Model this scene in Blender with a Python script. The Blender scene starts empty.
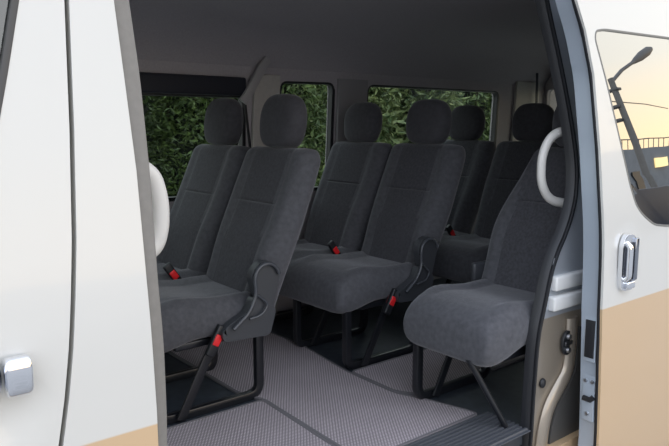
import bpy, bmesh, math, random
from mathutils import Vector, Matrix

random.seed(7)
S = bpy.context.scene
COL = S.collection
PI = math.pi

# ------------------------------------------------------------------ camera
cam_d = bpy.data.cameras.new('camera')
cam = bpy.data.objects.new('camera', cam_d)
COL.objects.link(cam)
yaw, pitch = .678, .144
fw = Vector((math.sin(yaw)*math.cos(pitch), math.cos(yaw)*math.cos(pitch), -math.sin(pitch)))
rt = Vector((math.cos(yaw), -math.sin(yaw), 0))
up = rt.cross(fw)
cam.matrix_world = Matrix(((rt.x, up.x, -fw.x, -1.6), (rt.y, up.y, -fw.y, -2.335), (rt.z, up.z, -fw.z, 1.068), (0, 0, 0, 1)))
cam_d.sensor_width = 36
cam_d.lens = 666.33*36/669
cam_d.clip_start = .05
S.camera = cam

# ------------------------------------------------------------------ view, sky
S.view_settings.view_transform = 'Standard'
S.view_settings.look = 'None'
S.view_settings.gamma = 1
S.view_settings.use_curve_mapping = False
S.view_settings.exposure = 0.0

SKY = 2.2
w = bpy.data.worlds.new('evening_sky'); S.world = w; w.use_nodes = True
nt = w.node_tree; nt.nodes.clear()
def N(t, ty, **kw):
    n = t.nodes.new(ty)
    for k, v in kw.items(): setattr(n, k, v)
    return n
out = N(nt, 'ShaderNodeOutputWorld'); bg = N(nt, 'ShaderNodeBackground')
tc = N(nt, 'ShaderNodeTexCoord'); sep = N(nt, 'ShaderNodeSeparateXYZ')
nt.links.new(tc.outputs['Generated'], sep.inputs[0])
dot = N(nt, 'ShaderNodeVectorMath', operation='DOT_PRODUCT')
nt.links.new(tc.outputs['Generated'], dot.inputs[0]); dot.inputs[1].default_value = (.9, -.43, .02)
mr = N(nt, 'ShaderNodeMapRange'); mr.inputs[1].default_value = -.2; mr.inputs[2].default_value = 1.0
nt.links.new(dot.outputs['Value'], mr.inputs[0])
cool = N(nt, 'ShaderNodeValToRGB'); warm = N(nt, 'ShaderNodeValToRGB')
def ramp(n, stops):
    e = n.color_ramp.elements
    while len(e) < len(stops): e.new(.5)
    for el, (p, c) in zip(e, stops): el.position = p; el.color = (*c, 1)
ramp(cool, [(0, (.80, .80, .82)), (.15, (.86, .90, .98)), (.6, (.85, .93, 1.08)), (1, (.8, .9, 1.1))])
ramp(warm, [(0, (1.2, .87, .50)), (.09, (1.15, .90, .58)), (.2, (.86, .83, .76)), (.5, (.85, .88, .95)), (1, (.8, .9, 1.1))])
nt.links.new(sep.outputs['Z'], cool.inputs[0]); nt.links.new(sep.outputs['Z'], warm.inputs[0])
mx = N(nt, 'ShaderNodeMix', data_type='RGBA')
nt.links.new(mr.outputs[0], mx.inputs[0]); nt.links.new(cool.outputs[0], mx.inputs[6]); nt.links.new(warm.outputs[0], mx.inputs[7])
nt.links.new(mx.outputs[2], bg.inputs[0]); bg.inputs[1].default_value = SKY
nt.links.new(bg.outputs[0], out.inputs[0])

# ------------------------------------------------------------------ materials
MATS = {}
def mat(name, col, rough=.6, metal=0., coat=0., sheen=0., noise=0., nscale=40., bump=0., bscale=200., spec=.5):
    if name in MATS: return MATS[name]
    m = bpy.data.materials.new(name); m.use_nodes = True
    t = m.node_tree; b = t.nodes['Principled BSDF']
    b.inputs['Base Color'].default_value = (*col, 1)
    b.inputs['Roughness'].default_value = rough
    b.inputs['Metallic'].default_value = metal
    b.inputs['Coat Weight'].default_value = coat
    b.inputs['Coat Roughness'].default_value = .04
    b.inputs['Specular IOR Level'].default_value = spec
    if sheen:
        b.inputs['Sheen Weight'].default_value = sheen
        b.inputs['Sheen Roughness'].default_value = .45
        b.inputs['Sheen Tint'].default_value = (.8, .8, .84, 1)
    tcn = N(t, 'ShaderNodeTexCoord')
    if noise:
        no = N(t, 'ShaderNodeTexNoise'); no.inputs['Scale'].default_value = nscale; no.inputs['Detail'].default_value = 5
        t.links.new(tcn.outputs['Object'], no.inputs['Vector'])
        r = N(t, 'ShaderNodeMapRange'); r.inputs[1].default_value = .3; r.inputs[2].default_value = .7
        r.inputs[3].default_value = 1-noise; r.inputs[4].default_value = 1+noise
        t.links.new(no.outputs[0], r.inputs[0])
        vm = N(t, 'ShaderNodeVectorMath', operation='SCALE'); vm.inputs[0].default_value = col
        t.links.new(r.outputs[0], vm.inputs['Scale']); t.links.new(vm.outputs[0], b.inputs['Base Color'])
    if bump:
        n2 = N(t, 'ShaderNodeTexNoise'); n2.inputs['Scale'].default_value = bscale
        t.links.new(tcn.outputs['Object'], n2.inputs['Vector'])
        bp = N(t, 'ShaderNodeBump'); bp.inputs['Strength'].default_value = bump; bp.inputs['Distance'].default_value = .002
        t.links.new(n2.outputs[0], bp.inputs['Height']); t.links.new(bp.outputs[0], b.inputs['Normal'])
    MATS[name] = m
    return m

def two_tone(name, upper, lower, z, rough, coat, metal=0.):
    m = mat(name, upper, rough, metal, coat); t = m.node_tree; b = t.nodes['Principled BSDF']
    tcn = N(t, 'ShaderNodeTexCoord'); s = N(t, 'ShaderNodeSeparateXYZ'); t.links.new(tcn.outputs['Object'], s.inputs[0])
    r = N(t, 'ShaderNodeMapRange'); r.inputs[1].default_value = z-.002; r.inputs[2].default_value = z+.002
    t.links.new(s.outputs['Z'], r.inputs[0])
    x = N(t, 'ShaderNodeMix', data_type='RGBA'); x.inputs[6].default_value = (*lower, 1); x.inputs[7].default_value = (*upper, 1)
    t.links.new(r.outputs[0], x.inputs[0]); t.links.new(x.outputs[2], b.inputs['Base Color'])
    return m

PEARL, GOLD, BELT = (.595, .585, .55), (.56, .395, .235), .455
M_paint = two_tone('two_tone_paint', PEARL, GOLD, BELT, .28, .6)
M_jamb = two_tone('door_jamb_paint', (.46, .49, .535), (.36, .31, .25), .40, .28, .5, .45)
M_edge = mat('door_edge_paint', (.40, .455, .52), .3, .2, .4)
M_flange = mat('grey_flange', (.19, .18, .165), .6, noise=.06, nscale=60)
M_rubber = mat('black_rubber', (.012, .013, .016), .45)
M_chrome = mat('chrome', (.80, .82, .86), .07, 1.)
M_steel = mat('bolt_steel', (.55, .56, .58), .3, 1.)
M_blackp = mat('black_plastic', (.014, .015, .018), .4)
M_frame = mat('black_painted_steel', (.010, .011, .014), .28, spec=.6)
M_cover = mat('charcoal_plastic', (.045, .048, .055), .38, bump=.1, bscale=600)
M_fab = mat('charcoal_velour', (.080, .081, .090), .9, sheen=.34, noise=.16, nscale=55, bump=.25, bscale=700, spec=.15)
M_fab_shaded = mat('centre_velour_shaded', (.064, .064, .072), .92, sheen=.24, noise=.2, nscale=90, bump=.3, bscale=500, spec=.12)  # seat velour darkened to paint in the weaker light on the centre panel
M_head = mat('headrest_velour', (.060, .059, .066), .9, sheen=.25, noise=.14, nscale=55, bump=.25, bscale=700, spec=.15)
M_liner = mat('headliner_felt', (.38, .355, .37), .95, noise=.06, nscale=120, bump=.1, bscale=500, spec=.1)
M_trimg = mat('grey_trim', (.42, .40, .37), .65, noise=.05, nscale=60)
M_trimd = mat('dark_trim', (.012, .014, .024), .6)
M_floor = mat('floor_vinyl', (.03, .037, .048), .5, noise=.25, nscale=25, bump=.15, bscale=150)
M_grip = mat('white_grip_plastic', (.62, .605, .575), .38)
M_red = mat('red_button', (.75, .02, .025), .35)
M_belt = mat('belt_webbing', (.16, .155, .15), .7)
M_white = mat('white_plastic', (.8, .8, .78), .5)
M_asph = mat('asphalt', (.27, .265, .255), .9, noise=.2, nscale=8)
M_bark = mat('bark', (.05, .038, .026), .9, noise=.3, nscale=20)
M_conc = mat('concrete_wall', (.20, .215, .23), .85, noise=.12, nscale=1.5)
M_dgl = mat('dark_window', (.02, .025, .03), .15)
M_lampm = mat('lamp_metal', (.10, .10, .10), .5, .3)
M_pole = mat('pole_concrete', (.15, .145, .135), .8, noise=.1, nscale=6)
M_navy = mat('navy_paint', (.015, .02, .035), .35)
M_lit = mat('lit_window', (.9, .7, .35), .5)
M_lit.node_tree.nodes['Principled BSDF'].inputs['Emission Color'].default_value = (1, .75, .35, 1)
M_lit.node_tree.nodes['Principled BSDF'].inputs['Emission Strength'].default_value = 1.6

def weave(name, c1, c2, scale, rough=.9):
    m = bpy.data.materials.new(name); m.use_nodes = True
    t = m.node_tree; b = t.nodes['Principled BSDF']
    tcn = N(t, 'ShaderNodeTexCoord'); hs = []
    for ang in (.62, -.62):
        mp = N(t, 'ShaderNodeMapping'); mp.inputs['Rotation'].default_value = (0, 0, ang)
        t.links.new(tcn.outputs['Object'], mp.inputs[0])
        wv = N(t, 'ShaderNodeTexWave'); wv.inputs['Scale'].default_value = scale
        wv.inputs['Distortion'].default_value = .6; wv.inputs['Detail'].default_value = 1
        t.links.new(mp.outputs[0], wv.inputs[0]); hs.append(wv)
    mu = N(t, 'ShaderNodeMath', operation='MULTIPLY')
    t.links.new(hs[0].outputs['Fac'], mu.inputs[0]); t.links.new(hs[1].outputs['Fac'], mu.inputs[1])
    no = N(t, 'ShaderNodeTexNoise'); no.inputs['Scale'].default_value = 6; t.links.new(tcn.outputs['Object'], no.inputs[0])
    x = N(t, 'ShaderNodeMix', data_type='RGBA'); x.inputs[6].default_value = (*c1, 1); x.inputs[7].default_value = (*c2, 1)
    t.links.new(mu.outputs[0], x.inputs[0])
    r = N(t, 'ShaderNodeMapRange'); r.inputs[3].default_value = .88; r.inputs[4].default_value = 1.12
    t.links.new(no.outputs[0], r.inputs[0])
    sc = N(t, 'ShaderNodeVectorMath', operation='SCALE'); t.links.new(x.outputs[2], sc.inputs[0]); t.links.new(r.outputs[0], sc.inputs['Scale'])
    t.links.new(sc.outputs[0], b.inputs['Base Color'])
    bp = N(t, 'ShaderNodeBump'); bp.inputs['Strength'].default_value = .6; bp.inputs['Distance'].default_value = .003
    t.links.new(mu.outputs[0], bp.inputs['Height']); t.links.new(bp.outputs[0], b.inputs['Normal'])
    b.inputs['Roughness'].default_value = rough; b.inputs['Specular IOR Level'].default_value = .2
    return m
M_mat = weave('woven_mat', (.25, .22, .235), (.66, .59, .61), 30)
M_matedge = mat('mat_binding', (.15, .14, .15), .85)

def glass(name, tint, refl, lo):
    m = bpy.data.materials.new(name); m.use_nodes = True
    t = m.node_tree; t.nodes.clear()
    o = N(t, 'ShaderNodeOutputMaterial'); tr = N(t, 'ShaderNodeBsdfTransparent'); gl = N(t, 'ShaderNodeBsdfGlossy')
    tr.inputs[0].default_value = (*tint, 1); gl.inputs['Roughness'].default_value = .0
    gl.inputs['Color'].default_value = (.98, .98, .96, 1)
    fr = N(t, 'ShaderNodeFresnel'); fr.inputs[0].default_value = 1.5
    r = N(t, 'ShaderNodeMapRange'); r.inputs[3].default_value = lo; r.inputs[4].default_value = refl
    t.links.new(fr.outputs[0], r.inputs[0])
    ge = N(t, 'ShaderNodeNewGeometry'); iv = N(t, 'ShaderNodeMath', operation='SUBTRACT'); iv.inputs[0].default_value = 1
    t.links.new(ge.outputs['Backfacing'], iv.inputs[1])       # the pane's inner face adds no second mirror
    mu = N(t, 'ShaderNodeMath', operation='MULTIPLY'); t.links.new(r.outputs[0], mu.inputs[0]); t.links.new(iv.outputs[0], mu.inputs[1])
    x = N(t, 'ShaderNodeMixShader'); t.links.new(mu.outputs[0], x.inputs[0]); t.links.new(tr.outputs[0], x.inputs[1]); t.links.new(gl.outputs[0], x.inputs[2])
    t.links.new(x.outputs[0], o.inputs[0])
    return m
M_tint = glass('tinted_glass', (.80, .83, .78), 1., .0)
M_priv = glass('privacy_glass', (.08, .09, .09), 1.6, .35)
M_front = glass('door_glass', (.45, .5, .48), 1.1, .1)

# ------------------------------------------------------------------ helpers
def link(name, bm, m, parent=None, smooth=True, angle=40):
    me = bpy.data.meshes.new(name)
    bmesh.ops.recalc_face_normals(bm, faces=bm.faces)
    bm.to_mesh(me); bm.free()
    for mm in (m if isinstance(m, (list, tuple)) else [m]): me.materials.append(mm)
    if smooth:
        for p in me.polygons: p.use_smooth = True
        me.set_sharp_from_angle(angle=math.radians(angle))
    o = bpy.data.objects.new(name, me); COL.objects.link(o)
    if parent:
        o.parent = parent
        base = Vector(parent.get('base', (0, 0, 0)))
        o.location = -base                    # world-built geometry stays where it was built
        o['base'] = (0, 0, 0)
    return o
def empty(name, loc, label, cat, group=None):
    o = bpy.data.objects.new(name, None); COL.objects.link(o); o.location = loc; o.empty_display_size = .1
    o['base'] = loc
    tag(o, label, cat, group); return o
def tag(o, label, cat, group=None):
    o['label'] = label; o['category'] = cat
    if group: o['group'] = group
    return o
def struct(o): o['kind'] = 'structure'; return o
def bev(o, wd=.004, seg=2, ang=40):
    md = o.modifiers.new('bevel', 'BEVEL'); md.width = wd; md.segments = seg; md.limit_method = 'ANGLE'; md.angle_limit = math.radians(ang)
    return o

def add_box(bm, lo, hi, r=0.):
    c = [(a+b)/2 for a, b in zip(lo, hi)]; s = [abs(b-a) for a, b in zip(lo, hi)]
    g = bmesh.ops.create_cube(bm, size=1, matrix=Matrix.Translation(c) @ Matrix.Diagonal((*s, 1)))
    if r:
        es = set(e for v in g['verts'] for e in v.link_edges)
        bmesh.ops.bevel(bm, geom=list(es), offset=r, segments=3, affect='EDGES', profile=.5)
    return bm
def box(lo, hi, r=0.): return add_box(bmesh.new(), lo, hi, r)

def fillet(P, r, n=5, closed=False):
    P = [Vector(p) for p in P]; out = []
    L = len(P)
    for i, p in enumerate(P):
        if not closed and i in (0, L-1): out.append(p); continue
        a, b = P[(i-1) % L], P[(i+1) % L]
        d1, d2 = (a-p), (b-p); k = min(r, d1.length*.48, d2.length*.48)
        q1, q2 = p+d1.normalized()*k, p+d2.normalized()*k
        for j in range(n+1):
            t = j/n; out.append(q1*(1-t)**2 + p*2*t*(1-t) + q2*t*t)
    return out
def add_sweep(bm, path, sec, closed=False, upv=Vector((0, 0, 1)), scales=None):
    """sweep a closed section (list of (side, up)) along a path"""
    path = [Vector(p) for p in path]; L = len(path); rings = []
    pn = None
    for i, p in enumerate(path):
        if closed: t = path[(i+1) % L]-path[i-1]
        else: t = path[min(i+1, L-1)]-path[max(i-1, 0)]
        t.normalize()
        u = upv-t*upv.dot(t)
        if u.length < 1e-3: u = pn if pn is not None else Vector((1, 0, 0))-t*t.x
        u.normalize(); pn = u; s = t.cross(u)
        k = scales[i] if scales else 1
        rings.append([bm.verts.new(p+s*a*k+u*b*k) for a, b in sec])
    n = len(sec)
    for i in range(L if closed else L-1):
        A, B = rings[i], rings[(i+1) % L]
        for j in range(n): bm.faces.new((A[j], A[(j+1) % n], B[(j+1) % n], B[j]))
    if not closed:
        bm.faces.new(rings[0]); bm.faces.new(rings[-1][::-1])
    return bm
def circ(r, n=12, ry=None): return [(r*math.cos(2*PI*k/n), (ry or r)*math.sin(2*PI*k/n)) for k in range(n)]
def rect(a, b, r=.003):
    o = []
    for sx, sy, a0 in ((1, 1, 0), (-1, 1, 90), (-1, -1, 180), (1, -1, 270)):
        for k in range(3):
            t = math.radians(a0+45*k); o.append((sx*(a-r)+r*math.cos(t), sy*(b-r)+r*math.sin(t)))
    return o
def rounded(P, r, n=5):
    return [(p.x, p.y) for p in fillet([(x, y, 0) for x, y in P], r, n, True)]

def plate(outer, holes, fn, thick, step=.04, dish=None):
    """flat (a, b) outline with holes, cut into a fine net, bent by fn(a, b) -> xyz and given depth fn(a, b, thick)"""
    bm = bmesh.new(); es = []
    for loop in [outer]+list(holes):
        vs = [bm.verts.new((a, b, 0)) for a, b in loop]
        es += [bm.edges.new((vs[i], vs[(i+1) % len(vs)])) for i in range(len(vs))]
    bmesh.ops.triangle_fill(bm, use_beauty=True, use_dissolve=False, edges=es)
    xs = [p[0] for p in outer]; ys = [p[1] for p in outer]
    for lo, hi, nx in ((min(xs), max(xs), (1, 0, 0)), (min(ys), max(ys), (0, 1, 0))):
        k = lo+step
        while k < hi-1e-4:
            bmesh.ops.bisect_plane(bm, geom=bm.verts[:]+bm.edges[:]+bm.faces[:], plane_co=Vector(nx)*k, plane_no=nx, dist=1e-5); k += step
    front = list(bm.faces); bedges = [e for e in bm.edges if e.is_boundary]
    mp = {v: bm.verts.new(v.co) for v in list(bm.verts)}
    for f in front: bm.faces.new([mp[v] for v in reversed(f.verts)])
    for e in bedges:
        a, b = e.verts; bm.faces.new((a, b, mp[b], mp[a]))
    for v, u in mp.items():
        a, b = v.co.x, v.co.y
        v.co = fn(a, b, 0); u.co = fn(a, b, thick)
    return bm

def interp(P, t):
    if t <= P[0][0]: return P[0][1]
    for (a, b), (c, d) in zip(P, P[1:]):
        if t <= c: return b+(d-b)*(t-a)/(c-a)
    return P[-1][1]
PROF = [(-.8, -1.0), (-.5, -1.03), (-.2, -1.06), (0, -1.071), (.2, -1.078), (.35, -1.0805), (.5, -1.080), (.6, -1.0785), (.68, -1.0755), (.75, -1.070), (.8, -1.065), (.85, -1.059), (1.5, -.981), (1.9, -.933)]
def g(z): return interp(PROF, z)
def body(off, dishes=()):
    def fn(x, z, t):
        y = g(z)+off+t
        for (cx, cz, rx, rz, dp) in dishes:
            q = ((x-cx)/rx)**2+((z-cz)/rz)**2
            if q < 1: y += dp*(1-q)**1.5 if t == 0 else 0
        return Vector((x, y, z))
    return fn

# ================================================================== the van's body
van = empty('van', (0, -1.07, -.5), 'white and beige passenger van with its side door slid open', 'van')
# pillar panel between front door and doorway
seam = [(-1.150, 1.62), (-1.176, 1.304), (-1.189, 1.061), (-1.204, .855), (-1.216, .743), (-1.227, .649), (-1.241, .554), (-1.257, .467), (-1.272, .36), (-1.275, .1), (-1.275, -.35)]
edge = [(-1.10, 1.62), (-1.085, 1.314), (-1.078, 1.167), (-1.070, .981), (-1.069, .766), (-1.066, .623), (-1.063, .476), (-1.063, .30), (-1.063, -.08)]
sill = [(.70, -.08), (.70, -.35)]
gap = .0045
o = link('pillar_panel', plate([(x+gap, z) for x, z in seam[::-1]] + edge, [], body(0), .045, .03), M_paint, van); bev(o, .006, 3)
o = link('rocker_panel', plate([(-1.07+.006, -.085), (1.9, -.085), (1.9, -.35), (-1.27, -.35)][:1]+[(1.9, -.085), (1.9, -.35), (-1.064, -.35)], [], body(0), .045, .05), M_paint, van)
# grey flange rolled in behind the pillar panel
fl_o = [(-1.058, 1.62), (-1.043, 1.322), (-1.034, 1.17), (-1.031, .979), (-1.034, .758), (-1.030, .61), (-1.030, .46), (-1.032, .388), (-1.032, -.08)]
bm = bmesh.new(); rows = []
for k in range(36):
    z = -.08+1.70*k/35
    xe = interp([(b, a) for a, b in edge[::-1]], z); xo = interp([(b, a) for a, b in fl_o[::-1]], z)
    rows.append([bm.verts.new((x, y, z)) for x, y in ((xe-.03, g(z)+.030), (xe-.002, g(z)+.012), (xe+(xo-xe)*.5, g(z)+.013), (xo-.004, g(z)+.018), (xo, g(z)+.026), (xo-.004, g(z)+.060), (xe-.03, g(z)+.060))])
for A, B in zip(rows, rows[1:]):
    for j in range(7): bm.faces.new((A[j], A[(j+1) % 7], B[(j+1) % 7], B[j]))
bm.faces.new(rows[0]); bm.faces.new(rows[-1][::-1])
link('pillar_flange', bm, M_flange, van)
# front door
fd = [(x-gap, z) for x, z in seam] + [(-2.35, -.35), (-2.35, .75), (-1.95, 1.62)]
fwin = rounded([(-1.222, 1.45), (-1.262, 1.294), (-1.279, 1.221), (-1.296, 1.15), (-1.313, 1.085), (-1.335, .99), (-1.38, .90), (-1.46, .86), (-2.22, .84), (-1.98, 1.45)], .03)
o = link('front_door', plate(fd, [fwin], body(0, [(-1.41, .57, .15, .115, .022)]), .045, .025), M_paint, van); bev(o, .005, 3); fdo = o
gl = [(a, b) for a, b in fwin]
link('window_glass', plate(gl, [], body(.012), .004, .2), M_front, fdo)
link('window_seal', add_sweep(bmesh.new(), [Vector((a-.005, g(b)+.004, b)) for a, b in fwin], rect(.007, .006), True, Vector((0, 1, 0))), mat('lit_grey_rubber', (.06, .058, .055), .6), fdo)  # rubber colour greyed to carry the light falling on the seal
# chrome pull handle
bm = bmesh.new()
hp = [(-1.303, .0), (-1.315, .012), (-1.36, .020), (-1.42, .022), (-1.48, .016), (-1.505, 0)]
def handle_bm(x0, x1):
    bm = bmesh.new(); rows = []; n = 18
    for k in range(n+1):
        s = k/n; x = x0+(x1-x0)*s
        f = min(1, (1-(2*s-1)**8)+.0)
        hz = .036*(.45+.55*f**.5); dpt = .010+.030*f**.5
        ring = []
        for j in range(20):
            a = 2*PI*j/20; ca, sa = math.cos(a), math.sin(a)
            e = 2/3.2
            ring.append(bm.verts.new((x, g(.628)-.018-dpt*.5*math.copysign(abs(ca)**e, ca), .628+hz*math.copysign(abs(sa)**e, sa))))
        rows.append(ring)
    for A, B in zip(rows, rows[1:]):
        for j in range(20): bm.faces.new((A[j], A[(j+1) % 20], B[(j+1) % 20], B[j]))
    bm.faces.new(rows[0]); bm.faces.new(rows[-1][::-1]); return bm
h = link('door_handle', handle_bm(-1.354, -1.52), M_chrome, fdo)
link('handle_cap', handle_bm(-1.302, -1.351), M_chrome, fdo)

# sliding door, run back along the side
OFF = -.12
lead = [(.33, 1.62), (.382, 1.466), (.425, 1.376), (.462, 1.232), (.474, .991), (.472, .827), (.474, .6), (.476, .454), (.492, .25), (.506, .124), (.527, -.055), (.535, -.35)]
dwin = rounded([(.689, .794), (.654, .866), (.602, 1.022), (.532, 1.221), (.478, 1.350), (.484, 1.378), (.536, 1.3875), (1.001, 1.397), (1.62, 1.40), (1.62, .70), (.934, .697), (.82, .712), (.735, .755)], .03, 4)
sd_out = [(x, z) for x, z in lead] + [(1.75, -.35), (1.75, 1.62)]
o = link('sliding_door', plate(sd_out, [dwin], body(OFF, [(.625, .60, .105, .15, .010)]), .012, .025), M_paint, van); bev(o, .004, 3); sdo = o
link('window_glass', plate(dwin, [], body(OFF+.003), .004, .2), M_priv, sdo)
link('window_seal', add_sweep(bmesh.new(), [Vector((a, g(b)+OFF+.002, b)) for a, b in dwin], rect(.004, .003, .001), True, Vector((0, 1, 0))), mat('grey_seal', (.16, .16, .15), .5), sdo)
# door thickness: rubber lip, then painted inner shell with its front face
def lead_x(z): return interp([(b, a) for a, b in lead[::-1]], z)
inner = [(lead_x(z)+.012, z) for z in [1.6-.05*k for k in range(39)]] + [(1.73, -.30), (1.73, 1.60)]
win_in = rounded([(.74, .78), (.60, 1.2), (.56, 1.36), (1.6, 1.38), (1.6, .74), (.80, .74)], .03)
o = link('inner_shell', plate(inner, [win_in], lambda x, z, t: Vector((x, g(z)+OFF+.018+t, z)), .066, .06), M_edge, sdo); bev(o, .006, 3)
pth = [Vector((lead_x(z)+.008, g(z)+OFF+.014, z)) for z in [1.6-.05*k for k in range(39)]]
link('edge_seal', add_sweep(bmesh.new(), pth, rect(.010, .006, .003), False, Vector((0, 1, 0))), M_rubber, sdo)
# latch on the front face of the door
def fx(z): return lead_x(z)+.012
zl = .355; yl = g(zl)+OFF+.044
lt = link('latch', box((fx(zl)-.005, yl-.019, .255), (fx(zl)+.004, yl+.026, .425), .003), M_edge, sdo)
link('latch_slot', box((fx(zl)-.009, yl-.014, .270), (fx(zl)-.003, yl+.021, .405), .002), M_blackp, lt)
zl = .12; yl = g(zl)+OFF+.044
bm = box((fx(zl)-.009, yl-.020, .03), (fx(zl)+.004, yl+.028, .215), .003)
lk = link('lock_plate', bm, M_edge, sdo)
bm = add_sweep(bmesh.new(), [Vector((fx(zl)-.010, yl-.018, .125)), Vector((fx(zl)-.012, yl-.006, .112)), Vector((fx(zl)-.012, yl+.020, .113))], circ(.010, 10))
link('lock_claw', bm, M_blackp, lk)
for zz, dy in ((.178, -.010), (.178, .016), (.058, .004)):
    bm = bmesh.new(); bmesh.ops.create_cone(bm, cap_ends=True, segments=14, radius1=.0075, radius2=.006, depth=.006, matrix=Matrix.Translation((fx(zl)-.012, yl+dy, zz)) @ Matrix.Rotation(-PI/2, 4, 'Y'))
    link('bolt', bm, M_steel, lk)
# upright chrome handle of the sliding door
def plate_xz(P, y, d): return plate(P, [], lambda x, z, t: Vector((x, y+.12*max(0, z-.8)+t, z)), -d, .5)
yh = g(.6)+OFF
oval = rounded([(.572, .505), (.655, .500), (.668, .53), (.668, .66), (.650, .697), (.592, .702), (.570, .67)], .028, 6)
hb = bev(link('door_handle', plate_xz(oval, yh+.004, .016), M_chrome, sdo), .005, 3)
bev(link('handle_recess', plate_xz(rounded([(.592, .535), (.642, .535), (.642, .672), (.592, .672)], .012), yh-.011, .004), mat('dark_chrome', (.10, .105, .12), .15, .9), hb), .001, 1)
bm = bmesh.new()
add_sweep(bm, fillet([(.594, yh-.010, .540), (.594, yh-.026, .552), (.594, yh-.026, .66), (.594, yh-.010, .672)], .012), rect(.011, .007, .004), False, Vector((0, 1, 0)))
link('handle_grip', bm, M_chrome, hb)
bm = bmesh.new(); add_box(bm, (.642, yh-.022, .535), (.664, yh-.010, .685), .004)
link('handle_bar', bm, mat('smoked_chrome', (.30, .32, .36), .1, 1.), hb)
link('key_cap', box((.600, yh-.024, .508), (.650, yh-.010, .534), .005), M_chrome, hb)

# doorway rear jamb
jx0 = [(.435, 1.62), (.46, 1.50), (.537, 1.245), (.593, .983), (.585, .84), (.525, .719), (.426, .60), (.378, .433), (.350, .34), (.345, .147), (.350, -.1)]
def jamb(x, z, t):
    s = min(1, max(0, (x-.50-.10*max(0, z))/.12)); s = s*s*(3-2*s)
    return Vector((x, g(z)+.046-.012*s+t, z))
o = link('door_jamb', plate([(a+.008, b) for a, b in jx0] + [(.745, -.1), (.735, .4), (.745, .9), (.75, 1.62)], [], jamb, .012, .03), M_jamb, van); jb = o
# pressed steps below the belt
for (x0, x1, z0, z1, d) in ((.425, .64, .495, .548, .022), (.412, .64, .425, .478, .026)):
    bm = bmesh.new(); add_box(bm, (x0, g(z0)+.046-d, z0), (x1, g(z0)+.056, z1), .008)
    link('hinge_step', bm, mat('step_paint', (.66, .66, .65), .3, coat=.4), jb)
# S-shaped ridge over the lower rail recess
rp = fillet([(.555, -1, .38), (.558, -1, .26), (.548, -1, .17), (.490, -1, .115), (.440, -1, .06), (.418, -1, -.02), (.416, -1, -.12)], .06, 6)
link('rail_ridge', add_sweep(bmesh.new(), [Vector((p.x, g(p.z)+.038, p.z)) for p in rp], circ(.032, 12, .016), False, Vector((0, 1, 0))), M_jamb, jb)
rec = [(.59, .34), (.66, .32), (.70, -.1), (.455, -.1), (.46, -.02), (.485, .05), (.545, .11), (.588, .17)]
link('rail_recess', plate(rec, [], lambda x, z, t: Vector((x, g(z)+.028+t, z)), .01, .2), mat('recess_grey', (.07, .068, .065), .5), jb)
# striker plate with two bolts
sp = []
for k in range(24):
    a = 2*PI*k/24; sp.append((.522+.032*math.cos(a), .290+.046*math.sin(a)))
yb = g(.29)+.038
st = bev(link('striker_plate', plate(sp, [], lambda x, z, t: Vector((x, yb+t, z)), -.010, .5), M_blackp, jb), .002, 2)
for dz in (.024, -.026):
    bm = bmesh.new(); bmesh.ops.create_cone(bm, cap_ends=True, segments=16, radius1=.011, radius2=.009, depth=.010, matrix=Matrix.Translation((.522, yb-.014, .290+dz)) @ Matrix.Rotation(PI/2, 4, 'X'))
    link('bolt', bm, M_steel, st)
bm = bmesh.new(); add_box(bm, (.500, yb-.016, .282), (.545, yb-.008, .298), .003)
link('striker_bar', bm, mat('gunmetal', (.12, .12, .125), .3, .9), st)
bm = bmesh.new(); bmesh.ops.create_uvsphere(bm, u_segments=16, v_segments=10, radius=1, matrix=Matrix.Translation((.396, g(.146)+.040, .164)) @ Matrix.Diagonal((.016, .010, .018, 1)))
link('rubber_plug', bm, M_rubber, jb)
# black hinge guide, also standing in for the black shadow in the gap
gp = [Vector((x, g(z)+.025, z)) for x, z in ((.70, .84), (.695, .72), (.69, .6), (.69, .45), (.69, .36))]
link('guide_shade_strip', add_sweep(bmesh.new(), gp, rect(.014, .016, .005), False, Vector((0, 1, 0)), [.35, .6, 1, 1.1, 1]), M_rubber, jb)

# weatherstrip all round the doorway
ring = [(.45, 1.58)] + [(a, b) for a, b in jx0[1:]] + [(.36, -.03)]
ring = [Vector((a-.002, 0, b)) for a, b in jx0[:-1]] + [Vector((.352, 0, -.10)), Vector((.352, 0, -.19)), Vector((.335, 0, -.25)), Vector((.25, 0, -.27)), Vector((-1.0, 0, -.27)), Vector((-1.09, 0, -.25)), Vector((-1.10, 0, -.1)), Vector((-1.10, 0, .8)), Vector((-1.11, 0, 1.3)), Vector((-1.12, 0, 1.60)), Vector((-1.05, 0, 1.66)), Vector((.40, 0, 1.67))]
# smooth
for _ in range(3):
    n = []
    for i in range(len(ring)):
        a, b = ring[i], ring[(i+1) % len(ring)]; n += [a*.75+b*.25, a*.25+b*.75]
    ring = n
rg = [Vector((p.x, g(p.z)+.058, p.z)) for p in ring]
sec = [(-.036, .02), (-.034, -.006), (-.022, -.024), (-.008, -.022), (-.004, -.008), (.002, -.006), (.006, -.016), (.016, -.018), (.024, -.008), (.030, .004), (.034, .02)]
ws = link('weatherstrip', add_sweep(bmesh.new(), rg, [(-a*.52, b*.8) for a, b in sec], True, Vector((0, 1, 0))), M_rubber, van)

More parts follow.
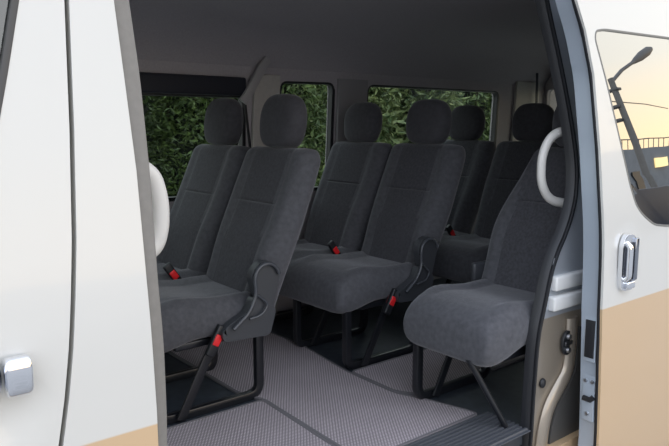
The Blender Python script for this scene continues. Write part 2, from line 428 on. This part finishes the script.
# quarter panel behind the slid-back door, and the roof
qp = [(.73, -.35), (3.45, -.35), (3.45, .5), (3.35, 1.62), (.74, 1.62)]
qw = rounded([(1.25, .72), (3.1, .72), (3.05, 1.36), (1.25, 1.36)], .06)
o = link('quarter_panel', plate(qp, [qw], body(0), .04, .1), M_paint, van)
link('window_glass', plate(qw, [], body(.01), .004, .3), M_priv, o)
bm = bmesh.new(); rows = []
rp = [(-.985, 1.60), (-.965, 1.66), (-.93, 1.72), (-.85, 1.79), (-.6, 1.84), (0, 1.86), (.6, 1.84), (.82, 1.79), (.90, 1.72), (.93, 1.62)]
for x in (-2.1, -1.9, -1, 0, 1, 2, 3, 3.4):
    rows.append([bm.verts.new((x, y, z)) for y, z in rp] + [bm.verts.new((x, y*.97, z-.03)) for y, z in rp[::-1]])
for A, B in zip(rows, rows[1:]):
    for j in range(20): bm.faces.new((A[j], A[(j+1) % 20], B[(j+1) % 20], B[j]))
bm.faces.new(rows[0]); bm.faces.new(rows[-1][::-1])
link('roof_panel', bm, mat('roof_paint', PEARL, .28, coat=.6), van)

# white grab handles at the doorway
def grab(P, r, ry):
    pts = fillet(P, .07, 7)
    return add_sweep(bmesh.new(), pts, circ(r, 14, ry), False, Vector((0, 1, 0)))
link('grab_handle', grab([(.665, -.955, 1.070), (.545, -.925, 1.035), (.502, -.920, .965), (.504, -.920, .862), (.555, -.925, .797), (.68, -.965, .772)], .0175, .015), M_grip, van)
link('grab_handle', grab([(-1.04, -.93, .985), (-.985, -.92, .965), (-.968, -.92, .90), (-.970, -.92, .84), (-.985, -.92, .795), (-1.04, -.93, .78)], .022, .020), M_grip, van)

# ================================================================== the cabin (setting)
def sbox(name, lo, hi, m, r=0.): return struct(link(name, box(lo, hi, r), m))
sbox('floor', (-2.2, -1.005, -.06), (3.4, .80, 0), M_floor)
# rear-left wall lining and pillar lining
def wl(x, z, t): return Vector((x, max(g(z)+.060, -1.022)+t, z))
lin = [(.48, 1.60), (.52, 1.45), (.59, 1.15), (.63, .95), (.62, .83), (.56, .71), (.46, .59), (.41, .42), (.385, .30), (.385, 0), (3.38, 0), (3.3, 1.60)]
wl_o = struct(link('wall_left', plate(lin, [[(a, b) for a, b in qw]], wl, .015, .1), M_trimd))
pl_ = [(-1.20, 0), (-1.035, 0), (-1.035, .8), (-1.06, 1.6), (-1.20, 1.6)]
struct(link('trim_1', plate(pl_, [], lambda x, z, t: Vector((x, g(z)+.062+t, z)), .06, .1), M_trimg))
# right wall with three windows
def wr(x, z, t): return Vector((x, .80-.06*max(0, z-.75)+t, z))
W1 = rounded([(-.75, .70), (.29, .70), (.285, 1.230), (-.75, 1.226)], .03)
W2 = rounded([(.50, .70), (.895, .70), (.895, 1.322), (.515, 1.316)], .045)
W3 = rounded([(1.125, .70), (2.45, .70), (2.44, 1.322), (1.16, 1.322)], .05)
outl = [(-2.2, -.3), (3.4, -.3), (3.4, 1.66), (-2.2, 1.66)]
struct(link('wall_right', plate(outl, [W1, W2, W3], wr, .06, .15), M_liner))
for i, wv in enumerate((W1, W2, W3)):
    struct(link('window_%d' % (i+1), plate(wv, [], lambda x, z, t: wr(x, z, t)+Vector((0, .045, 0)), .004, .6), M_tint))
    struct(link('trim_%d' % (i+5), add_sweep(bmesh.new(), [wr(a, b, .02) for a, b in wv], rect(.012, .020, .003), True, Vector((0, 1, 0))), M_blackp))
# ceiling, a curved headliner
bm = bmesh.new(); rows = []
cp = [(.79, 1.335), (.775, 1.36), (.74, 1.42), (.66, 1.51), (.52, 1.58), (.3, 1.62), (0, 1.64), (-.4, 1.63), (-.7, 1.60), (-.86, 1.56), (-.92, 1.52)]
for x in (-2.2, -1.2, -.4, .3, 1, 1.8, 2.6, 3.4):
    rows.append([bm.verts.new((x, y, z)) for y, z in cp] + [bm.verts.new((x, y+(.015 if i == 0 else 0), z+.03)) for i, (y, z) in list(enumerate(cp))[::-1]])
n = len(cp)*2
for A, B in zip(rows, rows[1:]):
    for j in range(n): bm.faces.new((A[j], A[(j+1) % n], B[(j+1) % n], B[j]))
bm.faces.new(rows[0]); bm.faces.new(rows[-1][::-1])
struct(link('ceiling', bm, M_liner))
# header lining over the doorway
struct(link('trim_2', plate([(-1.2, 1.55), (.62, 1.55), (.62, 1.66), (-1.2, 1.66)], [], lambda x, z, t: Vector((x, g(z)+.03+t, z)), .05, .2), M_trimd))
# dark blind box over the first window, light pillar after it
bm = bmesh.new(); add_box(bm, (-1.4, .732, 1.227), (.28, .79, 1.322), .012)
struct(link('trim_3', bm, M_trimd))
def pil(x0, x1, x2, x3, z0, z1, y):
    return plate([(x0, z0), (x1, z0), (x3, z1), (x2, z1)], [], lambda x, z, t: wr(x, z, -t)-Vector((0, .002, 0)), .022, .1)
struct(bev(link('trim_4', pil(.315, .485, .335, .50, .0, 1.345, 0), M_trimg), .008, 3))
struct(bev(link('trim_8', pil(.915, 1.105, .915, 1.14, .0, 1.345, 0), mat('mid_trim', (.26, .25, .26), .7), ), .008, 3))
struct(bev(link('trim_9', pil(2.60, 2.95, 2.62, 2.90, .0, 1.40, 0), M_trimg), .008, 3))
# rear wall with its window, front bulkhead with the windscreen
rw = rounded([(-.75, .72), (.745, .72), (.735, 1.35), (-.73, 1.35)], .03)
def rear(y, z, t): return Vector((3.0+.12*max(0, 1.0-z)*.5+t, y, z))
struct(link('wall_rear', plate([(-.97, -.06), (.80, -.06), (.80, 1.66), (-.97, 1.66)], [rw], rear, .05, .15), M_liner))
struct(link('window_4', plate(rw, [], lambda y, z, t: rear(y, z, t)+Vector((.03, 0, 0)), .004, .5), M_tint))
fwn = rounded([(-.85, .62), (.70, .62), (.62, 1.42), (-.78, 1.42)], .08)
def frontw(y, z, t): return Vector((-2.3+.42*max(0, z-.5)+t, y, z))
struct(link('wall_front', plate([(-1.03, -.3), (.82, -.3), (.82, 1.68), (-1.03, 1.68)], [fwn], frontw, .05, .15), M_trimd))
struct(link('window_5', plate(fwn, [], lambda y, z, t: frontw(y, z, t)+Vector((.02, 0, 0)), .004, .5), M_tint))
# ribbed rubber tread along the doorway sill
bm = bmesh.new(); rows = []
prof = []
ny = 10
for k in range(ny):
    y0 = -.842-.019*k
    prof += [(y0, .002), (y0-.002, .0085), (y0-.009, .0085), (y0-.011, .002)]
prof += [(-1.034, .002), (-1.034, -.002), (-.842, -.002)]
for x in (-1.0, .340):
    rows.append([bm.verts.new((x, y, z)) for y, z in prof])
for j in range(len(prof)): bm.faces.new((rows[0][j], rows[0][(j+1) % len(prof)], rows[1][(j+1) % len(prof)], rows[1][j]))
struct(link('trim_10', bm, mat('ribbed_rubber', (.075, .08, .092), .42), smooth=False))

# ================================================================== floor mats
def mat_obj(P, label, z=.0, th=.009):
    P = rounded(P, .03, 4)
    bm = plate(P, [], lambda x, y, t: Vector((x, y, z+th-t)), th, .2)
    cx = sum(p[0] for p in P)/len(P); cy = sum(p[1] for p in P)/len(P)
    e = empty('floor_mat', (cx, cy, z), label, 'floor mat', 'woven floor mats')
    link('mat_surface', bm, M_mat, e)
    link('bound_edge', add_sweep(bmesh.new(), [Vector((a, b, z+th*.6)) for a, b in P], rect(.006, .0055, .002), True), M_matedge, e)
    return e
mat_obj([(-1.00, -.835), (-.292, -.835), (-.283, -.676), (-.262, -.225), (-1.00, -.225)], 'woven grey floor mat in front of doorway, beside the frontmost twin seat')
mat_obj([(-.274, -.835), (.295, -.835), (.285, -.785), (.246, -.64), (.188, -.50), (.192, -.19), (.25, .22), (.23, .70), (-.30, .70), (-.300, -.10), (-.255, -.225)], 'woven grey floor mat across the aisle between the frontmost and middle rows')
mat_obj([(.205, -.21), (.203, -.49), (.262, -.575), (1.9, -.575), (1.9, -.21)], 'woven grey floor mat running back between twin seat and single seat')

# ================================================================== seats (local to each seat: x forward is negative, floor z = 0)
def soft_strip(n=44): return [math.sin(-PI/2+PI*k/(n-1)) for k in range(n)]
SS = soft_strip()
def loft(rings, mats=None):
    bm = bmesh.new(); R = [[bm.verts.new(p) for p in r] for r in rings]; n = len(R[0])
    for A, B in zip(R, R[1:]):
        for j in range(n):
            f = bm.faces.new((A[j], A[(j+1) % n], B[(j+1) % n], B[j]))
            if mats: f.material_index = mats(f.calc_center_median())
    bm.faces.new(R[0]); bm.faces.new(R[-1][::-1]); return bm

AX = Vector((.372, 0, .928)); NF = Vector((-.928, 0, .372)); P0 = Vector((-.192, 0, .445))
def sm(a, b, t):
    t = min(1, max(0, (t-a)/(b-a))); return t*t*(3-2*t)
def backrest_bm(yc, taper=0.):
    rings = []; LEN = .565
    ts = []
    for k in range(9): a = PI/2*k/8; ts.append((-.085+.03*(1-math.sin(a)), math.sin(a), 0))
    ts = [(-.085+.035*(1-math.cos(PI/2-PI/2*k/8)), math.sin(PI/2*k/8)) for k in range(1, 9)]
    body_t = sorted([-.05+.0125*k for k in range(int((LEN-.05+.05)/.0125)+1)] + [.315+.0025*k for k in range(-6, 7)])
    seq = ts + [(t, 1) for t in body_t if t > -.05] + [(LEN-.05+.055*math.sin(PI/2*k/9), math.cos(PI/2*k/9)) for k in range(1, 10)]
    for t, c in seq:
        u = sm(0, LEN, t)
        w = (.217+.022*sm(-.05, .30, t)-.006*sm(.44, .57, t))
        w -= .030*(1-c)+taper*sm(.15, .58, t); sh = -taper*.7*sm(.15, .58, t)
        d = (.076-.010*u)*(max(c, .02)**.8)
        cen = P0+AX*t
        front = []; back = []
        for s in SS:
            a = abs(s)
            bulge = (max(0, 1-a**5.5))**.42
            n = d*bulge
            # bolsters, centre panel, seams
            n += c*(.016*sm(.56, .78, a)*(1-sm(.88, 1, a))*(1-.4*u) - .004*math.exp(-((a-.60)/.025)**2))
            if a < .62: n -= c*.007*math.exp(-((t-.315)/.0045)**2)*(1-sm(.5, .62, a))+c*.005*sm(.24, .315, t)*(1-sm(.315, .33, t))*0
            n += c*.010*(1-a*a)*math.exp(-((t-.13)/.10)**2)
            front.append(cen+NF*n+Vector((0, yc+sh+w*s, 0)))
            back.append(cen-NF*(d*.95*(max(0, 1-a**4))**.5)+Vector((0, yc+sh+w*s, 0)))
        rings.append(front+back[::-1][1:-1])
    # velour darkened for shade, picked by distance from the seat's middle line
    return loft(rings, lambda p: 1 if abs(p.y-yc) < .128 and (p-P0-Vector((0, yc, 0))).dot(NF) > .02 else 0)
def headrest_bm(yc, k_=1.):
    rings = []; H = .222
    ax = Vector((.12, 0, .993)).normalized(); nf = Vector((-.993, 0, .12)).normalized()
    base = Vector((-.010, 0, .980))
    for k in range(25):
        a = -PI/2+PI*k/24; sgn = math.sin(a)
        t = H*.5*(1+math.copysign(abs(sgn)**.82, sgn))
        c = max(.02, math.cos(a))**(.55 if a > 0 else .34)
        u = t/H
        w = k_*(.124+.012*math.sin(PI*min(1, u*.95)))*c; d = (.062-.006*u)*c
        cen = base+ax*t; r = []
        for j in range(36):
            b = 2*PI*j/36; cb, sb = math.cos(b), math.sin(b); e = 2/2.7
            r.append(cen+Vector((0, yc+w*math.copysign(abs(cb)**e, cb), 0))+nf*d*math.copysign(abs(sb)**e, sb))
        rings.append(r)
    return loft(rings)
def cushion_bm(yc, hw, twin):
    rings = []
    xs = []
    for k in range(1, 7): xs.append((-.185-.03*math.sin(PI/2*k/6)+.0, math.sin(PI/2*k/6), 0))
    for k in range(1, 29): xs.append((-.215-.016*k, 1, 0))
    x1 = xs[-1][0]
    for k in range(1, 13): a = PI/2*k/12; xs.append((x1-.080*math.sin(a), math.cos(a)**.55 if k < 12 else .04, 1-math.cos(a)))
    cs = (0, .5) if twin else (yc,)
    for x, c, nose in xs:
        w = hw-.035*(1-c)-.012*sm(-.60, -.72, x)
        top = .425+.020*sm(-.40, -.60, x)-.016*sm(-.60, -.74, x); bot = .288-(.034 if twin else .048)*sm(-.50, -.70, x)
        m = (top+bot)/2-.020*nose; hh = (top-bot)/2*c
        up_, dn = [], []
        for s in SS:
            a = abs(s); y = yc+w*s
            q = (max(0, 1-a**(14 if twin else 7)))**.40
            z = hh*q
            loc = min(abs(y-k) for k in cs)
            z += c*(.018*sm(.12, .17, loc)*(1-sm(.185, .215, loc)) - .004*math.exp(-((loc-.125)/.006)**2))*(1-sm(-.56, -.70, x))
            if twin: z -= c*.020*math.exp(-((y-.25)/.022)**2)
            up_.append(Vector((x, y, m+z)))
            dn.append(Vector((x, y, m-hh*(max(0, 1-a**(20 if twin else 10)))**.5)))
        rings.append(up_+dn[::-1][1:-1])
    return loft(rings)
def leg_bm(y):
    bm = bmesh.new()
    p = fillet([(-.672, y, .285), (-.672, y, .016), (-.245, y, .016), (-.245, y, .285)], .05, 6)
    add_sweep(bm, p, rect(.017, .014, .004), False, Vector((0, 1, 0)))
    return bm
def brace_bm(y):
    return add_sweep(bmesh.new(), [Vector((-.598, y, .012)), Vector((-.425, y, .335))], rect(.005, .017, .002), False, Vector((.88, 0, -.47)))
def cover_bm(y0, y1):
    P = [(-.262+.062*math.cos(math.radians(a)), .505+.062*math.sin(math.radians(a))) for a in range(-20, 205, 15)]
    P += rounded([(-.318, .44), (-.345, .385), (-.43, .345), (-.452, .325), (-.448, .288), (-.245, .278), (-.215, .38)], .02, 4)
    return plate(P, [], lambda x, z, t: Vector((x, y0+t, z)), y1-y0, .5)
def lever_bm(y):
    bm = bmesh.new()
    p = [(-.262+.054*math.cos(math.radians(a)), y, .505+.054*math.sin(math.radians(a))) for a in range(10, 190, 12)]
    p += fillet([(-.316, y, .495), (-.312, y, .445), (-.345, y-.004, .385), (-.415, y-.006, .335)], .03, 5)
    add_sweep(bm, p, circ(.0075, 10), False, Vector((0, 1, 0)))
    p = fillet([(-.305, y-.002, .445), (-.258, y-.004, .405), (-.295, y-.004, .365), (-.345, y-.004, .362)], .025, 5)
    add_sweep(bm, p, circ(.005, 8), False, Vector((0, 1, 0)))
    return bm
def buckle(parent, x, y, z, tilt):
    M = Matrix.Translation((x, y, z)) @ Matrix.Rotation(tilt, 4, 'Y')
    bm = bmesh.new(); add_box(bm, (-.018, -.011, -.065), (.018, .011, .055), .006)
    bmesh.ops.transform(bm, matrix=M, verts=bm.verts); b = link('buckle', bm, M_blackp, parent)
    bm = bmesh.new(); add_box(bm, (-.014, -.0150, -.022), (.014, .0150, .020), .004)
    bmesh.ops.transform(bm, matrix=M, verts=bm.verts); r = link('release_button', bm, M_red, b); r['label'] = 'red push button'
    return b

def post_bm(y): return add_sweep(bmesh.new(), [Vector((-.005, y, .94)), Vector((.012, y, 1.03))], circ(.006, 10), False, Vector((0, 1, 0)))
def make_twin(label):
    t = empty('twin_seat', (0, 0, 0), label, 'seat', 'velour seats in the van')
    link('seat_cushion', cushion_bm(.25, .472, True), M_fab, t, angle=60)
    for y in (0, .5):
        b = link('backrest', backrest_bm(y), [M_fab, M_fab_shaded], t, angle=60)
        hd = link('headrest', headrest_bm(y), M_head, t, angle=60)
        for q in (-.06, .06): link('headrest_post', post_bm(y+q), M_steel, hd)
    for y in (-.172, .20, .66): link('leg_frame', leg_bm(y), M_frame, t)
    for y in (-.202, .17): link('brace', brace_bm(y), M_frame, t)
    c = bev(link('recliner_cover', cover_bm(-.262, -.225), M_cover, t), .006, 3)
    link('recliner_lever', lever_bm(-.272), mat('lever_plastic', (.06, .065, .075), .25), c)
    link('mount_plate', box((-.60, -.18, .262), (-.22, .68, .290), .006), M_frame, t)
    buckle(t, -.462, -.232, .296, .52)
    buckle(t, -.395, .255, .445, -.6)
    return t
def make_single(label):
    t = empty('single_seat', (0, 0, 0), label, 'seat', 'velour seats in the van')
    link('seat_cushion', cushion_bm(-.008, .224, False), M_fab, t, angle=60)
    link('backrest', backrest_bm(0, .06), [M_fab, M_fab_shaded], t, angle=60)
    hd = link('headrest', headrest_bm(-.06, .85), M_head, t, angle=60)
    for q in (-.11, -.01): link('headrest_post', post_bm(q), M_steel, hd)
    link('leg_frame', leg_bm(.172), M_frame, t)
    link('brace', brace_bm(.145), M_frame, t)
    link('strut', add_sweep(bmesh.new(), [Vector((-.594, -.19, .006)), Vector((-.735+.0, -.13, .27))], circ(.011, 12), False, Vector((0, 1, 0))), M_frame, t)
    link('mount_plate', box((-.62, -.19, .252), (-.24, .19, .288), .006), M_frame, t)
    bm = bmesh.new(); add_box(bm, (-.31, .200, .42), (-.20, .226, .50), .01)
    link('hinge_bracket', bm, M_cover, t)
    return t
def copy_tree(o, parent=None):
    c = o.copy(); COL.objects.link(c)
    if parent: c.parent = parent; c.matrix_parent_inverse = o.matrix_parent_inverse.copy()
    for ch in list(o.children): copy_tree(ch, c)
    return c
PITCH = .883
twin = make_twin('twin grey velour seat, the frontmost, beside the white doorway pillar with red buckle showing')
for i, lab in ((1, 'twin grey velour seat of the middle row, behind the frontmost twin seat'), (2, 'twin grey velour seat of the rearmost row, mostly hidden behind other seats')):
    c = copy_tree(twin); c.location = (PITCH*i, 0, 0); c['label'] = lab
sg = make_single('single grey velour seat just inside the doorway, below the white grab handle')
sg.location = (PITCH, -.775, 0)

# seat belt guide hanging on the light pillar
e = empty('seat_belt', (.40, .77, 1.40), 'grey seat belt guide slung across the pillar beside first window', 'seat belt')
link('belt_guide', add_sweep(bmesh.new(), fillet([(.400, .715, 1.418), (.365, .715, 1.378), (.275, .715, 1.235), (.245, .72, 1.195)], .03, 5), rect(.024, .012, .006), False, Vector((0, 1, 0))), mat('guide_grey', (.32, .31, .31), .6), e)
link('webbing', add_sweep(bmesh.new(), [Vector((.262, .728, 1.20)), Vector((.295, .738, .95)), Vector((.31, .745, .6))], rect(.008, .002, .001), False, Vector((0, 1, 0))), M_blackp, e)
e = empty('seat_belt', (2.80, .70, 1.45), 'thin dark seat belt strap hanging at the rear corner pillar', 'seat belt')
link('webbing', add_sweep(bmesh.new(), [Vector((2.80, .70, 1.58)), Vector((2.82, .705, 1.2)), Vector((2.83, .71, .6))], rect(.014, .002, .001), False, Vector((0, 1, 0))), M_trimd, e)

# ================================================================== outside
GZ = -.66
bm = bmesh.new(); bmesh.ops.create_grid(bm, x_segments=1, y_segments=1, size=60, matrix=Matrix.Translation((5, 0, GZ)))
o = struct(link('ground', bm, M_asph, smooth=False))

def leafmat(name, c1, c2):
    m = bpy.data.materials.new(name); m.use_nodes = True
    t = m.node_tree; b = t.nodes['Principled BSDF']
    no = N(t, 'ShaderNodeTexNoise'); no.inputs['Scale'].default_value = 9; no.inputs['Detail'].default_value = 3
    tcn = N(t, 'ShaderNodeTexCoord'); t.links.new(tcn.outputs['Object'], no.inputs[0])
    r = N(t, 'ShaderNodeMapRange'); r.inputs[1].default_value = .35; r.inputs[2].default_value = .65; t.links.new(no.outputs[0], r.inputs[0])
    x = N(t, 'ShaderNodeMix', data_type='RGBA'); x.inputs[6].default_value = (*c1, 1); x.inputs[7].default_value = (*c2, 1)
    t.links.new(r.outputs[0], x.inputs[0]); t.links.new(x.outputs[2], b.inputs['Base Color'])
    b.inputs['Roughness'].default_value = .45
    return m
LM = [leafmat('leaf_dark', (.035, .065, .018), (.10, .15, .04)), leafmat('leaf_mid', (.04, .075, .024), (.13, .18, .06)), leafmat('leaf_broad', (.05, .09, .035), (.22, .27, .11))]
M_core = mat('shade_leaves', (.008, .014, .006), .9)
def shrub(x, y, rx, ry, h, ls, n, m, label, lit=1.):
    e = empty('shrub', (x, y, GZ), label, 'shrub', 'shrubs beyond the van')
    bm = bmesh.new()
    for k in range(n):
        a = random.uniform(0, 2*PI); zz = random.uniform(-1, 1)
        rr = (1-abs(zz)**4)**.25; q = random.choice((random.uniform(.45, .8), random.uniform(.75, 1.06)))
        p = Vector((x+rx*rr*math.cos(a)*q, y+ry*rr*math.sin(a)*q, GZ+h*.5+h*.5*zz*q))
        L = ls*random.uniform(.6, 1.3); W = L*random.uniform(.13, .24)
        d = Vector((random.gauss(0, 1), random.gauss(0, 1)-.3, random.gauss(0, .7)-.25)).normalized()
        s = d.cross(Vector((random.gauss(0, 1), random.gauss(0, 1), random.gauss(0, 1)))).normalized()
        nn = d.cross(s)
        v = [bm.verts.new(p), bm.verts.new(p+d*L*.45+s*W+nn*L*.06), bm.verts.new(p+d*L-nn*L*.1), bm.verts.new(p+d*L*.45-s*W+nn*L*.06)]
        bm.faces.new((v[0], v[1], v[2])); bm.faces.new((v[0], v[2], v[3]))
    link('foliage', bm, m, e, smooth=False)
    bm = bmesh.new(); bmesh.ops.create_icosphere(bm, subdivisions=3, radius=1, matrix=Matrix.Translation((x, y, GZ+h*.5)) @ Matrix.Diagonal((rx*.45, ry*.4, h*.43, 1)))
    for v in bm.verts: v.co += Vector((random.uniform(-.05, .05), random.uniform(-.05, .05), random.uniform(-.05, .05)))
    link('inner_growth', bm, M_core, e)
    bm = bmesh.new()
    for k in range(4):
        a = random.uniform(0, 6.28)
        add_sweep(bm, [Vector((x, y, GZ)), Vector((x+.1*math.cos(a), y+.1*math.sin(a), GZ+h*.25)), Vector((x+rx*.6*math.cos(a), y+ry*.5*math.sin(a), GZ+h*.75))], circ(.02, 6), False, Vector((0, 1, 0)))
    link('stem', bm, M_bark, e)
SH = [(.55, 4.2, .48, .50, 2.9, .085, 9000, 0, 'dark fine-leaved shrub at left edge of the first window, by the doorway pillar'),
      (1.75, 4.3, .48, .50, 3.0, .085, 9000, 0, 'dark fine-leaved shrub behind the far headrest of the frontmost twin seat'),
      (2.95, 4.2, .48, .50, 2.9, .11, 7000, 1, 'mid green shrub seen in the narrow middle window'),
      (4.15, 4.3, .48, .50, 3.0, .15, 5200, 2, 'pale broad-leaved shrub left in the long rear side window'),
      (5.35, 4.3, .48, .50, 3.0, .15, 5200, 2, 'broad-leaved shrub right of the middle row headrests in long window'),
      (6.55, 4.4, .48, .50, 3.1, .12, 5200, 1, 'green shrub at right end of the long rear side window'),
      (7.85, 4.3, .46, .5, 3.1, .13, 3200, 1, 'shrub beyond the rear corner of the van')]
for (x, y, rx, ry, h, ls, n, k, lab) in SH: shrub(x, y, rx, ry, h, ls, n, LM[k], lab)
e = empty('hedge', (4.2, 6.0, GZ), 'tall dark hedge standing behind the row of shrubs', 'hedge')
bm = bmesh.new()
for k in range(9000):
    p = Vector((random.uniform(-2.2, 9.4), 5.75+random.gauss(0, .12), random.uniform(GZ, 2.9+.25*random.random())))
    L = .15*random.uniform(.6, 1.3); W = L*.25
    d = Vector((random.gauss(0, 1), random.gauss(0, 1)-.4, random.gauss(0, .7)-.3)).normalized()
    q = d.cross(Vector((random.gauss(0, 1), random.gauss(0, 1), random.gauss(0, 1)))).normalized()
    v = [bm.verts.new(p), bm.verts.new(p+d*L*.5+q*W), bm.verts.new(p+d*L), bm.verts.new(p+d*L*.5-q*W)]
    bm.faces.new(v)
link('foliage', bm, LM[1], e, smooth=False)
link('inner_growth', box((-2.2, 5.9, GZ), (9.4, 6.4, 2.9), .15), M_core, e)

# street seen as a reflection in the sliding door's window
e = empty('street_lamp', (21.0, -9.7, GZ), 'leaning street lamp with one arm, mirrored in the side door window', 'street lamp')
top = Vector((21.35, -12.0, 5.45)); bot = Vector((21.45, -11.2, 1.37)); foot = bot+(bot-top)*((bot.z-GZ)/(top.z-bot.z))
e.location = foot; e['base'] = foot
link('pole', add_sweep(bmesh.new(), [foot, bot, top], circ(.13, 14), False, Vector((0, 1, 0)), [1.2, 1.05, .8]), M_pole, e)
link('arm', add_sweep(bmesh.new(), [top-Vector((0, 0, .15)), Vector((22.25, -12, 5.80)), Vector((23.3, -12, 6.20))], circ(.07, 10), False, Vector((0, 1, 0))), M_lampm, e)
bm = bmesh.new()
p = [Vector((23.1, -12, 6.12)), Vector((23.4, -12, 6.25)), Vector((23.9, -12, 6.45)), Vector((24.5, -12, 6.68)), Vector((24.85, -12, 6.80))]
add_sweep(bm, p, circ(.22, 14, .15), False, Vector((0, 1, 0)), [.3, .55, .85, .85, .4])
link('lamp_head', bm, M_lampm, e)
for dx, dz, s in ((.06, -.42, .07), (-.06, -1.05, .08), (-.10, -1.55, .08)):
    bm = bmesh.new(); add_box(bm, (top.x+dx-.10-s, -12.2, top.z+dz-s*.8), (top.x+dx+.10+s*.6, -11.75, top.z+dz+s*.6), .03)
    link('line_fitting', bm, M_lampm, e)
o = link('power_line', add_sweep(bmesh.new(), [Vector((22.2, -13.0, 4.95)), Vector((31.97, -16, 5.83)), Vector((40, -18.5, 6.4))], circ(.025, 6), False), M_blackp)
tag(o, 'thin overhead cable mirrored beside the street lamp pole', 'cable')
e = empty('building', (36, -20, GZ), 'grey flat-roofed building with roof railing mirrored in the door window', 'building')
bm = box((28.4, -26, GZ), (50, -16, 3.55)); link('wall', bm, M_conc, e, smooth=False)
bm = bmesh.new()
for k in range(26):
    add_sweep(bm, [Vector((28.6+.55*k, -16.1, 3.5)), Vector((28.75+.55*k, -16.1, 4.05))], circ(.02, 6), False, Vector((0, 1, 0)))
add_sweep(bm, [Vector((28.5, -16.1, 4.05)), Vector((43, -16.1, 4.05))], circ(.03, 6))
link('roof_railing', bm, M_lampm, e)
link('window', box((32.1, -15.97, 2.45), (33.4, -15.9, 2.95)), M_lit, e)
link('window', box((29.4, -15.97, 1.0), (30.2, -15.9, 2.4)), M_dgl, e)
link('window', box((34.2, -15.97, 1.2), (35.6, -15.9, 2.4)), M_dgl, e)
o = link('dark_band_stand_in', box((13.0, -8.6, GZ), (26, -8.3, 1.05), .03), M_navy)  # stand-in for an unidentified dark band low in the mirrored view
tag(o, 'low stand-in wall for an unidentified dark band mirrored at bottom of the door window', 'wall')

for o in list(bpy.data.objects):
    if 'base' in o: del o['base']
